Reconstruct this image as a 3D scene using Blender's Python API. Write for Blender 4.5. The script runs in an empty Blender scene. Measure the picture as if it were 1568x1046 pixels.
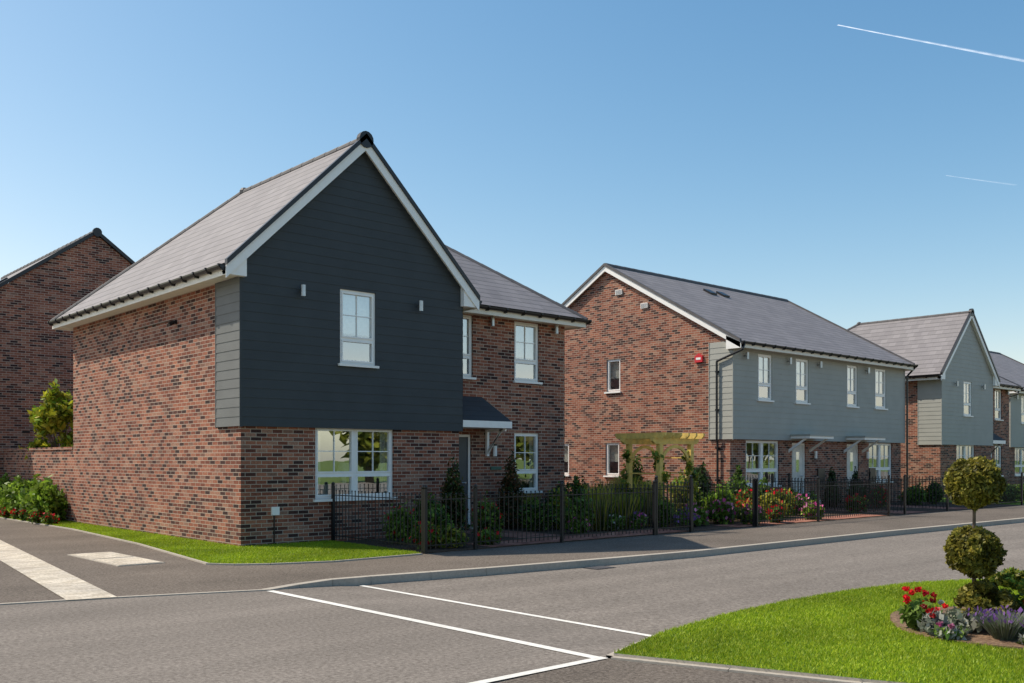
import bpy, math, random
import numpy as np
from mathutils import Vector as V
random.seed(7); rng=np.random.default_rng(7)
scene=bpy.context.scene
scene.view_settings.view_transform='Standard'
scene.view_settings.look='None'
scene.view_settings.exposure=0
Z=V((0,0,1))

# ---------------------------------------------------------------- materials
def newmat(name):
    m=bpy.data.materials.new(name); m.use_nodes=True
    nt=m.node_tree; b=nt.nodes['Principled BSDF']
    return m,nt,b
def N(nt,t,**k):
    n=nt.nodes.new(t)
    for a,v in k.items():
        if a.startswith('i_'): n.inputs[a[2:].replace('_',' ')].default_value=v
        else: setattr(n,a,v)
    return n
def ramp(nt,stops,interp='LINEAR'):
    r=nt.nodes.new('ShaderNodeValToRGB'); r.color_ramp.interpolation=interp
    e=r.color_ramp.elements
    while len(e)<len(stops): e.new(.5)
    for i,(p,c) in enumerate(stops):
        e[i].position=p; e[i].color=(*c,1)
    return r
def mixc(nt,fac,a,b,mode='MIX'):
    m=nt.nodes.new('ShaderNodeMix'); m.data_type='RGBA'; m.blend_type=mode
    for s,v in ((m.inputs[0],fac),(m.inputs[6],a),(m.inputs[7],b)):
        if isinstance(v,bpy.types.NodeSocket): nt.links.new(v,s)
        elif isinstance(v,(int,float)): s.default_value=v
        else: s.default_value=(*v,1) if len(v)==3 else v
    return m.outputs[2]
def math_(nt,op,a,b=None,c=None):
    m=nt.nodes.new('ShaderNodeMath'); m.operation=op
    for i,v in enumerate((a,b,c)):
        if v is None: continue
        if isinstance(v,bpy.types.NodeSocket): nt.links.new(v,m.inputs[i])
        else: m.inputs[i].default_value=v
    return m.outputs[0]
def plain(name,col,rough=.5,metal=0,noise=.12,scale=6,spec=.5):
    m,nt,b=newmat(name)
    tc=N(nt,'ShaderNodeTexCoord'); n=N(nt,'ShaderNodeTexNoise'); n.inputs['Scale'].default_value=scale; n.inputs['Detail'].default_value=6
    nt.links.new(tc.outputs['Object'],n.inputs['Vector'])
    lo=tuple(c*(1-noise) for c in col); hi=tuple(min(1,c*(1+noise)) for c in col)
    r=ramp(nt,[(.3,lo),(.7,hi)]); nt.links.new(n.outputs['Fac'],r.inputs[0]); nt.links.new(r.outputs[0],b.inputs['Base Color'])
    b.inputs['Roughness'].default_value=rough; b.inputs['Metallic'].default_value=metal
    b.inputs['Specular IOR Level'].default_value=spec
    return m
def brickmat(name,cols,mortar,w=.225,h=.075,ms=.0065):
    m,nt,b=newmat(name)
    uv=N(nt,'ShaderNodeUVMap'); uv.uv_map='UVMap'
    br=N(nt,'ShaderNodeTexBrick'); br.offset=.5
    br.inputs['Color1'].default_value=(0,0,0,1); br.inputs['Color2'].default_value=(1,1,1,1); br.inputs['Mortar'].default_value=(.5,.5,.5,1)
    br.inputs['Scale'].default_value=1; br.inputs['Mortar Size'].default_value=ms; br.inputs['Mortar Smooth'].default_value=.15
    br.inputs['Brick Width'].default_value=w; br.inputs['Row Height'].default_value=h
    nt.links.new(uv.outputs[0],br.inputs['Vector'])
    r=ramp(nt,cols,'LINEAR'); nt.links.new(br.outputs['Color'],r.inputs[0])
    n=N(nt,'ShaderNodeTexNoise'); n.inputs['Scale'].default_value=28; n.inputs['Detail'].default_value=5; nt.links.new(uv.outputs[0],n.inputs['Vector'])
    n2=N(nt,'ShaderNodeTexNoise'); n2.inputs['Scale'].default_value=.9; n2.inputs['Detail'].default_value=4; nt.links.new(uv.outputs[0],n2.inputs['Vector'])
    r1=ramp(nt,[(.25,(.66,.66,.66)),(.75,(1.3,1.27,1.25))]); nt.links.new(n.outputs['Fac'],r1.inputs[0])
    r2=ramp(nt,[(.3,(.82,.82,.84)),(.7,(1.14,1.12,1.08))]); nt.links.new(n2.outputs['Fac'],r2.inputs[0])
    c=mixc(nt,1.0,r.outputs[0],r1.outputs[0],'MULTIPLY')
    c=mixc(nt,br.outputs['Fac'],c,mortar)
    c=mixc(nt,1.0,c,r2.outputs[0],'MULTIPLY')
    nt.links.new(c,b.inputs['Base Color']); b.inputs['Roughness'].default_value=.9; b.inputs['Specular IOR Level'].default_value=.2
    inv=math_(nt,'SUBTRACT',1.0,br.outputs['Fac']); hgt=math_(nt,'MULTIPLY_ADD',n.outputs['Fac'],.35,inv)
    bp=N(nt,'ShaderNodeBump'); bp.inputs['Strength'].default_value=.45; bp.inputs['Distance'].default_value=.004
    nt.links.new(hgt,bp.inputs['Height']); nt.links.new(bp.outputs[0],b.inputs['Normal'])
    return m
BR=[(0,(.05,.030,.028)),(.15,(.095,.042,.034)),(.3,(.20,.072,.048)),(.55,(.29,.108,.068)),(.78,(.36,.15,.095)),(.92,(.34,.19,.135)),(1,(.12,.062,.05))]
M_brick=brickmat('red_multi_brick',BR,(.47,.385,.31))
M_pave=brickmat('block_paving',[(0,(.20,.08,.055)),(.5,(.32,.14,.10)),(1,(.40,.2,.15))],(.14,.10,.08),w=.2,h=.1,ms=.004)
M_setts=brickmat('pale_setts',[(0,(.46,.41,.33)),(.5,(.56,.51,.42)),(1,(.64,.59,.5))],(.36,.31,.25),w=.2,h=.1,ms=.004)

def slatemat(name,col,row=.29,w=.33):
    m,nt,b=newmat(name)
    uv=N(nt,'ShaderNodeUVMap'); uv.uv_map='UVMap'
    br=N(nt,'ShaderNodeTexBrick'); br.offset=.5
    br.inputs['Color1'].default_value=(0,0,0,1); br.inputs['Color2'].default_value=(1,1,1,1); br.inputs['Mortar'].default_value=(.3,.3,.3,1)
    br.inputs['Scale'].default_value=1; br.inputs['Mortar Size'].default_value=.004; br.inputs['Mortar Smooth'].default_value=.0
    br.inputs['Brick Width'].default_value=w; br.inputs['Row Height'].default_value=row
    nt.links.new(uv.outputs[0],br.inputs['Vector'])
    lo=tuple(c*.9 for c in col); hi=tuple(c*1.1 for c in col)
    r=ramp(nt,[(0,lo),(1,hi)]); nt.links.new(br.outputs['Color'],r.inputs[0])
    sx=N(nt,'ShaderNodeSeparateXYZ'); nt.links.new(uv.outputs[0],sx.inputs[0])
    fr=math_(nt,'FRACT',math_(nt,'DIVIDE',sx.outputs['Y'],row))
    line=math_(nt,'LESS_THAN',fr,.1)
    n=N(nt,'ShaderNodeTexNoise'); n.inputs['Scale'].default_value=1.3; n.inputs['Detail'].default_value=7; nt.links.new(uv.outputs[0],n.inputs['Vector'])
    r2=ramp(nt,[(.3,(.93,.93,.94)),(.7,(1.06,1.06,1.05))]); nt.links.new(n.outputs['Fac'],r2.inputs[0])
    c=mixc(nt,1.0,r.outputs[0],r2.outputs[0],'MULTIPLY')
    c=mixc(nt,math_(nt,'MULTIPLY',br.outputs['Fac'],.35),c,(.05,.05,.05))
    c=mixc(nt,math_(nt,'MULTIPLY',line,.7),c,(.04,.04,.04))  # shadow line along each tile row, painted into the base colour
    nt.links.new(c,b.inputs['Base Color']); b.inputs['Roughness'].default_value=.7; b.inputs['Specular IOR Level'].default_value=.3
    bp=N(nt,'ShaderNodeBump'); bp.inputs['Strength'].default_value=.5; bp.inputs['Distance'].default_value=.02
    nt.links.new(math_(nt,'SUBTRACT',1.0,fr),bp.inputs['Height']); nt.links.new(bp.outputs[0],b.inputs['Normal'])
    return m
M_slate=slatemat('slate_roof_tiles',(.225,.208,.212))
M_slate_dk=slatemat('dark_slate_tiles',(.06,.06,.065),row=.2)

def groundmat(name,c1,c2,scale=60,speck=.4,patch=.12,rough=.9,bump=.3,dist=.004,coords='Object',streak=0,spec=.25):
    m,nt,b=newmat(name)
    tc=N(nt,'ShaderNodeTexCoord')
    n=N(nt,'ShaderNodeTexNoise'); n.inputs['Scale'].default_value=scale; n.inputs['Detail'].default_value=8; n.inputs['Roughness'].default_value=.75
    nt.links.new(tc.outputs[coords],n.inputs['Vector'])
    r=ramp(nt,[(.5-speck/2,c1),(.5+speck/2,c2)]); nt.links.new(n.outputs['Fac'],r.inputs[0])
    n2=N(nt,'ShaderNodeTexNoise'); n2.inputs['Scale'].default_value=.45; n2.inputs['Detail'].default_value=7; n2.inputs['Roughness'].default_value=.6
    nt.links.new(tc.outputs[coords],n2.inputs['Vector'])
    r2=ramp(nt,[(.3,(1-patch,)*3),(.7,(1+patch,)*3)]); nt.links.new(n2.outputs['Fac'],r2.inputs[0])
    c=mixc(nt,1.0,r.outputs[0],r2.outputs[0],'MULTIPLY')
    if streak:
        mp=N(nt,'ShaderNodeMapping'); mp.inputs['Scale'].default_value=(.08,1.6,1); mp.inputs['Rotation'].default_value=(0,0,math.radians(3)); nt.links.new(tc.outputs[coords],mp.inputs[0])
        n3=N(nt,'ShaderNodeTexNoise'); n3.inputs['Scale'].default_value=1; n3.inputs['Detail'].default_value=4; nt.links.new(mp.outputs[0],n3.inputs['Vector'])
        r3=ramp(nt,[(.35,(1-streak,)*3),(.65,(1+streak,)*3)]); nt.links.new(n3.outputs['Fac'],r3.inputs[0]); c=mixc(nt,1.0,c,r3.outputs[0],'MULTIPLY')
        # fine light aggregate chips
        vo=N(nt,'ShaderNodeTexVoronoi'); vo.inputs['Scale'].default_value=55; nt.links.new(tc.outputs[coords],vo.inputs['Vector'])
        chip=math_(nt,'LESS_THAN',vo.outputs['Distance'],.22); c=mixc(nt,math_(nt,'MULTIPLY',chip,.35),c,(.42,.38,.33))
    nt.links.new(c,b.inputs['Base Color']); b.inputs['Roughness'].default_value=rough; b.inputs['Specular IOR Level'].default_value=spec
    bp=N(nt,'ShaderNodeBump'); bp.inputs['Strength'].default_value=bump; bp.inputs['Distance'].default_value=dist
    nt.links.new(n.outputs['Fac'],bp.inputs['Height']); nt.links.new(bp.outputs[0],b.inputs['Normal'])
    return m
M_road=groundmat('road_asphalt',(.105,.088,.074),(.285,.25,.216),scale=24,speck=.32,patch=.09,streak=.09,spec=.15)
M_walk=groundmat('footway_asphalt',(.07,.056,.045),(.215,.18,.148),scale=28,speck=.28,patch=.2,streak=.05,spec=.15)
M_kerb=groundmat('kerb_concrete',(.34,.30,.25),(.48,.43,.36),scale=25,patch=.1)
M_paint=groundmat('road_paint',(.60,.57,.51),(.84,.82,.77),scale=16,speck=.35,patch=.1)
M_grass_base=groundmat('lawn_soil',(.07,.13,.008),(.15,.24,.015),scale=30,patch=.2,bump=.6,dist=.02)
M_field=groundmat('field_grass',(.08,.12,.02),(.16,.22,.04),scale=3,patch=.25)
M_mulch=groundmat('bark_mulch',(.11,.06,.035),(.36,.24,.15),scale=22,speck=.3,patch=.2,bump=1,dist=.03)
M_soil=groundmat('bed_soil',(.04,.026,.018),(.12,.08,.055),scale=22,speck=.3,patch=.2,bump=1,dist=.03)
M_white=plain('white_upvc',(.90,.88,.84),.35,noise=.03)
M_cream=plain('soffit_white',(.84,.79,.69),.5,noise=.05)
M_black=plain('black_plastic',(.012,.012,.014),.35)
M_iron=plain('black_iron',(.008,.008,.009),.4)
M_ridge=plain('ridge_tile',(.09,.085,.088),.65,noise=.2,scale=3)
M_sid_dk=plain('dark_grey_cladding',(.050,.058,.063),.6,noise=.08,scale=2,spec=.3)
M_sid_sunlit=plain('sunlit_dark_cladding',(.15,.155,.15),.6,noise=.08,scale=2,spec=.3)  # lighter copy of the dark cladding, sunlight on the side return put into colour
M_sid_lt=plain('grey_cladding',(.375,.375,.335),.6,noise=.05,scale=2,spec=.3)
M_door_dk=plain('dark_door_paint',(.04,.055,.07),.35)
M_door_lt=plain('pale_door_paint',(.65,.64,.6),.35)
M_steel=plain('brushed_steel',(.5,.5,.5),.35,metal=1)
M_room=plain('room_plaster',(.30,.28,.25),.9)
M_curtain=plain('curtain_cloth',(.85,.81,.73),.9,noise=.15,scale=12)
M_wood=plain('treated_pine',(.74,.52,.14),.75,noise=.2,scale=9)
M_red=plain('alarm_red',(.6,.03,.04),.4)
M_sign=plain('slate_green_sign',(.02,.12,.09),.4)
M_bark=plain('bark',(.12,.085,.06),.9,noise=.4,scale=20)
def glassmat():
    m,nt,b=newmat('window_glass'); nt.nodes.remove(b)
    o=[n for n in nt.nodes if n.type=='OUTPUT_MATERIAL'][0]
    t=N(nt,'ShaderNodeBsdfTransparent'); t.inputs[0].default_value=(.82,.86,.85,1)
    g=N(nt,'ShaderNodeBsdfGlossy'); g.inputs['Roughness'].default_value=.0; g.inputs['Color'].default_value=(.95,.98,1,1)
    tc=N(nt,'ShaderNodeTexCoord'); n=N(nt,'ShaderNodeTexNoise'); n.inputs['Scale'].default_value=.9; nt.links.new(tc.outputs['Object'],n.inputs['Vector'])
    bp=N(nt,'ShaderNodeBump'); bp.inputs['Strength'].default_value=.05; bp.inputs['Distance'].default_value=.05
    nt.links.new(n.outputs['Fac'],bp.inputs['Height']); nt.links.new(bp.outputs[0],g.inputs['Normal'])
    x=N(nt,'ShaderNodeMixShader'); x.inputs[0].default_value=.45
    nt.links.new(t.outputs[0],x.inputs[1]); nt.links.new(g.outputs[0],x.inputs[2]); nt.links.new(x.outputs[0],o.inputs[0])
    return m
M_glass=glassmat()
def leafmat():
    m,nt,b=newmat('foliage_leaves')
    a=N(nt,'ShaderNodeAttribute'); a.attribute_name='Col'
    o=[n for n in nt.nodes if n.type=='OUTPUT_MATERIAL'][0]
    nt.links.new(a.outputs['Color'],b.inputs['Base Color']); b.inputs['Roughness'].default_value=.5; b.inputs['Specular IOR Level'].default_value=.3
    t=N(nt,'ShaderNodeBsdfTranslucent'); nt.links.new(a.outputs['Color'],t.inputs[0])
    x=N(nt,'ShaderNodeMixShader'); x.inputs[0].default_value=.42
    nt.links.new(b.outputs[0],x.inputs[1]); nt.links.new(t.outputs[0],x.inputs[2]); nt.links.new(x.outputs[0],o.inputs[0])
    return m
M_leaf=leafmat()

# ---------------------------------------------------------------- mesh builder
class MB:
    def __init__(s): s.v=[]; s.f=[]; s.m=[]; s.mats=[]
    def mi(s,m):
        if m not in s.mats: s.mats.append(m)
        return s.mats.index(m)
    def face(s,pts,m):
        i=len(s.v); s.v+= [V(p) for p in pts]; s.f.append(tuple(range(i,i+len(pts)))); s.m.append(s.mi(m))
    def prism(s,pts,vec,m):
        a=[V(p) for p in pts]; vec=V(vec); b=[p+vec for p in a]; n=len(a)
        s.face(a[::-1],m); s.face(b,m)
        for i in range(n): s.face([a[i],a[(i+1)%n],b[(i+1)%n],b[i]],m)
    def box(s,x0,x1,y0,y1,z0,z1,m): s.prism([(x0,y0,z0),(x1,y0,z0),(x1,y1,z0),(x0,y1,z0)],(0,0,z1-z0),m)
    def cyl(s,p1,p2,r,m,n=8,r2=None):
        p1=V(p1);p2=V(p2); r2=r if r2 is None else r2
        d=(p2-p1).normalized(); a=d.orthogonal().normalized(); b=d.cross(a)
        A=[p1+(a*math.cos(t)+b*math.sin(t))*r for t in [2*math.pi*k/n for k in range(n)]]
        B=[p2+(a*math.cos(t)+b*math.sin(t))*r2 for t in [2*math.pi*k/n for k in range(n)]]
        s.face(A[::-1],m); s.face(B,m)
        for i in range(n): s.face([A[i],A[(i+1)%n],B[(i+1)%n],B[i]],m)
    def ball(s,c,r,m,n=8,k=5,sz=1):
        c=V(c); P=lambda i,j: c+V((r*math.sin(math.pi*j/k)*math.cos(2*math.pi*i/n),r*math.sin(math.pi*j/k)*math.sin(2*math.pi*i/n),sz*r*math.cos(math.pi*j/k)))
        for i in range(n):
            for j in range(k):
                if j==0: s.face([P(0,0),P(i,1),P(i+1,1)],m)
                elif j==k-1: s.face([P(i,j),P(0,k),P(i+1,j)],m)
                else: s.face([P(i,j),P(i,j+1),P(i+1,j+1),P(i+1,j)],m)
    def build(s,name,parent=None,origin=(0,0,0),smooth=False):
        o=V(origin); me=bpy.data.meshes.new(name)
        me.from_pydata([tuple(p-o) for p in s.v],[],s.f)
        for m in s.mats: me.materials.append(m)
        me.polygons.foreach_set('material_index',s.m)
        uvl=me.uv_layers.new(name='UVMap'); co=[]
        for f in s.f:
            P=[s.v[i] for i in f]; n=V((0,0,0))
            for i in range(len(P)):
                n+= (P[i]-P[0]).cross(P[(i+1)%len(P)]-P[0])
            if n.length<1e-12: n=V((0,0,1))
            n.normalize()
            if abs(n.z)>.999:
                for p in P: co+= [p.x,p.y]
            else:
                t=Z.cross(n).normalized(); b=n.cross(t)
                if b.z<0: b=-b
                for p in P: co+= [p.dot(t),p.dot(b)]
        uvl.data.foreach_set('uv',co)
        if smooth: me.polygons.foreach_set('use_smooth',[True]*len(me.polygons))
        me.update()
        ob=bpy.data.objects.new(name,me); scene.collection.objects.link(ob); ob.location=o
        if parent:
            ob.parent=parent; ob.location=o-parent.location
        return ob
def empty(name,loc):
    e=bpy.data.objects.new(name,None); e.location=loc; e.empty_display_size=.5; scene.collection.objects.link(e); return e

def wall(mb,O,U,Nn,L,z0,z1,ops,mat,reveal=.1):
    O=V(O);U=V(U);Nn=V(Nn)
    us=sorted({0,L,*[o[0] for o in ops],*[o[1] for o in ops]}); vs=sorted({z0,z1,*[o[2] for o in ops],*[o[3] for o in ops]})
    vs=[v for v in vs if z0<=v<=z1]
    P=lambda u,v,d=0: O+U*u+Z*v-Nn*d
    for a,b in zip(us,us[1:]):
        for c,d in zip(vs,vs[1:]):
            um=(a+b)/2; vm=(c+d)/2
            if any(o[0]<um<o[1] and o[2]<vm<o[3] for o in ops): continue
            mb.face([P(a,c),P(b,c),P(b,d),P(a,d)],mat)
    for a,b,c,d in ops:
        mb.face([P(a,c),P(a,d),P(a,d,reveal),P(a,c,reveal)],mat); mb.face([P(b,c),P(b,d),P(b,d,reveal),P(b,c,reveal)],mat)
        mb.face([P(a,d),P(b,d),P(b,d,reveal),P(a,d,reveal)],mat); mb.face([P(a,c),P(b,c),P(b,c,reveal),P(a,c,reveal)],mat)
def siding(mb,O,U,Nn,z0,z1,xl,xr,ops,mat,brk=(),board=.18,lap=.0085):
    O=V(O);U=V(U);Nn=V(Nn); P=lambda u,v,d=0: O+U*u+Z*v+Nn*d
    k=0
    while z0+k*board<z1-1e-4:
        zb=z0+k*board; zt=min(zb+board,z1); k+=1
        cuts=sorted({zb,zt,*[z for z in brk if zb<z<zt],*[o[2] for o in ops if zb<o[2]<zt],*[o[3] for o in ops if zb<o[3]<zt]})
        off=lambda z: lap*(1-(z-zb)/board)+.002
        for a,b in zip(cuts,cuts[1:]):
            zm=(a+b)/2; iv=[(xl(a),xr(a),xl(b),xr(b))]
            for o in sorted(o for o in ops if o[2]<zm<o[3]):
                l=iv.pop(); iv.append((l[0],o[0],l[2],o[0])); iv.append((o[1],l[1],o[1],l[3]))
            for (la,ra,lb,rb) in iv:
                if ra-la<1e-3 and rb-lb<1e-3: continue
                mb.face([P(la,a,off(a)),P(ra,a,off(a)),P(rb,b,off(b)),P(lb,b,off(b))],mat)
                if a==zb: mb.face([P(la,a,-.03 if k==1 else .002),P(ra,a,-.03 if k==1 else .002),P(ra,a,off(a)),P(la,a,off(a))],mat)
    for a,b,c,d in ops:
        for q in ([(a,c),(a,d)],[(b,c),(b,d)],[(a,d),(b,d)],[(a,c),(b,c)]):
            mb.face([P(*q[0],.012),P(*q[1],.012),P(*q[1],-.12),P(*q[0],-.12)],mat)

def window(H,O,U,Nn,w,h,cols=1,trans=.34,bars=True,rec=.05,inside='curtain'):
    O=V(O);U=V(U);Nn=V(Nn); P=lambda u,v,d: O+U*u+Z*v-Nn*d
    fr,gl,rm=H['frames'],H['glass'],H['interiors']
    def lb(mb,u0,u1,v0,v1,d0,d1,m): mb.prism([P(u0,v0,d0),P(u1,v0,d0),P(u1,v1,d0),P(u0,v1,d0)],-Nn*(d1-d0),m)
    t=.05
    lb(fr,0,w,0,t,rec,rec+.07,M_white); lb(fr,0,w,h-t,h,rec,rec+.07,M_white)
    lb(fr,0,t,t,h-t,rec,rec+.07,M_white); lb(fr,w-t,w,t,h-t,rec,rec+.07,M_white)
    cw=w/cols; tv=h*trans
    for i in range(1,cols): lb(fr,cw*i-.04,cw*i+.04,t,h-t,rec+.002,rec+.07,M_white)
    for i in range(cols):
        a=cw*i+(t if i==0 else .04); b=cw*(i+1)-(t if i==cols-1 else .04)
        rows=[(t,h-t)] if not trans else [(t,tv-.025),(tv+.025,h-t)]
        if trans: lb(fr,a,b,tv-.025,tv+.025,rec+.004,rec+.07,M_white)
        for j,(c,d) in enumerate(rows):
            s=.032
            lb(fr,a,b,c,c+s,rec-.012,rec+.05,M_white); lb(fr,a,b,d-s,d,rec-.012,rec+.05,M_white)
            lb(fr,a,a+s,c+s,d-s,rec-.012,rec+.05,M_white); lb(fr,b-s,b,c+s,d-s,rec-.012,rec+.05,M_white)
            if bars and (j==1 or not trans):
                m=(a+b)/2; lb(fr,m-.009,m+.009,c+s,d-s,rec+.015,rec+.033,M_white)
                q=(c+d)/2
                lb(fr,a+s,b-s,q-.009,q+.009,rec+.017,rec+.031,M_white)
    gl.face([P(.02,.02,rec+.035),P(w-.02,.02,rec+.035),P(w-.02,h-.02,rec+.035),P(.02,h-.02,rec+.035)],M_glass)
    lb(fr,-.05,w+.05,-.05,-.001,-.07,rec+.08,M_white)
    D0,D1=rec+.1,rec+1.6; e=.35
    rm.face([P(-e,-e,D1),P(w+e,-e,D1),P(w+e,h+.1,D1),P(-e,h+.1,D1)],M_room)
    rm.face([P(-e,-e,D0),P(-e,h+.1,D0),P(-e,h+.1,D1),P(-e,-e,D1)],M_room); rm.face([P(w+e,-e,D0),P(w+e,h+.1,D0),P(w+e,h+.1,D1),P(w+e,-e,D1)],M_room)
    rm.face([P(-e,h+.1,D0),P(w+e,h+.1,D0),P(w+e,h+.1,D1),P(-e,h+.1,D1)],M_room); rm.face([P(-e,-e,D0),P(w+e,-e,D0),P(w+e,-e,D1),P(-e,-e,D1)],M_room)
    def cur(u0,u1,v0,v1,d):
        n=max(4,int((u1-u0)/.03)); 
        for k in range(n):
            a=u0+(u1-u0)*k/n; b=u0+(u1-u0)*(k+1)/n
            da=d+(.03 if k%2 else 0); db=d+(0 if k%2 else .03)
            rm.face([P(a,v0,da),P(b,v0,db),P(b,v1,db),P(a,v1,da)],M_curtain)
    if inside=='curtain': cur(.02,.2*w,0,h,D0+.04); cur(w-.2*w,w-.02,0,h,D0+.04)
    elif inside=='blind':
        rm.face([P(.02,h*.42,D0+.03),P(w-.02,h*.42,D0+.03),P(w-.02,h,D0+.03),P(.02,h,D0+.03)],M_curtain)
    elif inside=='sofa':
        cur(.02,.12*w,0,h,D0+.04); cur(w-.12*w,w-.02,0,h,D0+.04)
        lb(rm,.25*w,.8*w,-.2,.28,D0+.4,D0+.7,M_curtain)
        rm.cyl(P(.5*w,.28,D0+.3),P(.5*w,.5,D0+.3),.05,M_white); rm.cyl(P(.5*w,.5,D0+.3),P(.5*w,.72,D0+.3),.16,M_curtain,r2=.1)
def door(H,O,U,Nn,w,h,mat):
    O=V(O);U=V(U);Nn=V(Nn); P=lambda u,v,d: O+U*u+Z*v-Nn*d
    def lb(mb,u0,u1,v0,v1,d0,d1,m): mb.prism([P(u0,v0,d0),P(u1,v0,d0),P(u1,v1,d0),P(u0,v1,d0)],-Nn*(d1-d0),m)
    fr=H['frames']; t=.06
    lb(fr,0,t,0,h,.04,.1,M_white); lb(fr,w-t,w,0,h,.04,.1,M_white); lb(fr,t,w-t,h-t,h,.04,.1,M_white)
    lb(H['door'],t,w-t,.03,h-t,.065,.1,mat)
    for (a,b) in ((.15,.45),(.55,.85)):
        lb(H['door'],w*a,w*b,.2,.85,.055,.066,mat)
        lb(H['door'],w*a,w*b,.98,h-.25,.055,.066,mat if mat is M_door_lt else M_door_dk)
    lb(H['door'],w*.38,w*.62,1.15,h-.3,.048,.056,M_glass)
    H['door'].cyl(P(w*.82,1.0,.0),P(w*.82,1.0,.07),.018,M_steel); H['door'].cyl(P(w*.82,1.0,.01),P(w*.66,1.0,.01),.012,M_steel)
    lb(fr,-.02,w+.02,-.08,.0,-.25,.1,M_kerb)
PARTS=('walls','cladding','roof','trim','gutters','frames','glass','interiors','door','fittings')
def start(): return {k:MB() for k in PARTS}
def finish(H,name,origin):
    e=empty(name,origin)
    for k in PARTS:
        if H[k].f: H[k].build(k,e,origin)
    return e
def walllight(mb,x,y,z):
    mb.cyl((x,y-.11,z-.11),(x,y-.11,z+.11),.05,M_steel,12); mb.box(x-.02,x+.02,y-.1,y,z-.025,z+.025,M_steel)
def gutter(mb,p1,p2,out,drop=None):
    p1=V(p1);p2=V(p2);out=V(out); d=(p2-p1).normalized(); L=(p2-p1).length
    prof=[]
    for k in range(9):
        t=math.pi*k/8; prof.append(out*(.058-.058*math.cos(t))*1.0 + Z*(-.07*math.sin(t)))
    mb.prism([p1+q for q in prof],p2-p1,M_black)
    n=int(L/.55)
    for i in range(n+1):
        c=p1+d*(.05+i*(L-.1)/max(1,n)); a=c-d*.025; 
        mb.prism([a-out*.01+Z*.01,a+out*.13+Z*.012,a+out*.13-Z*.03,a+out*.07-Z*.095,a-out*.01-Z*.10],d*.05,M_black)

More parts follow.
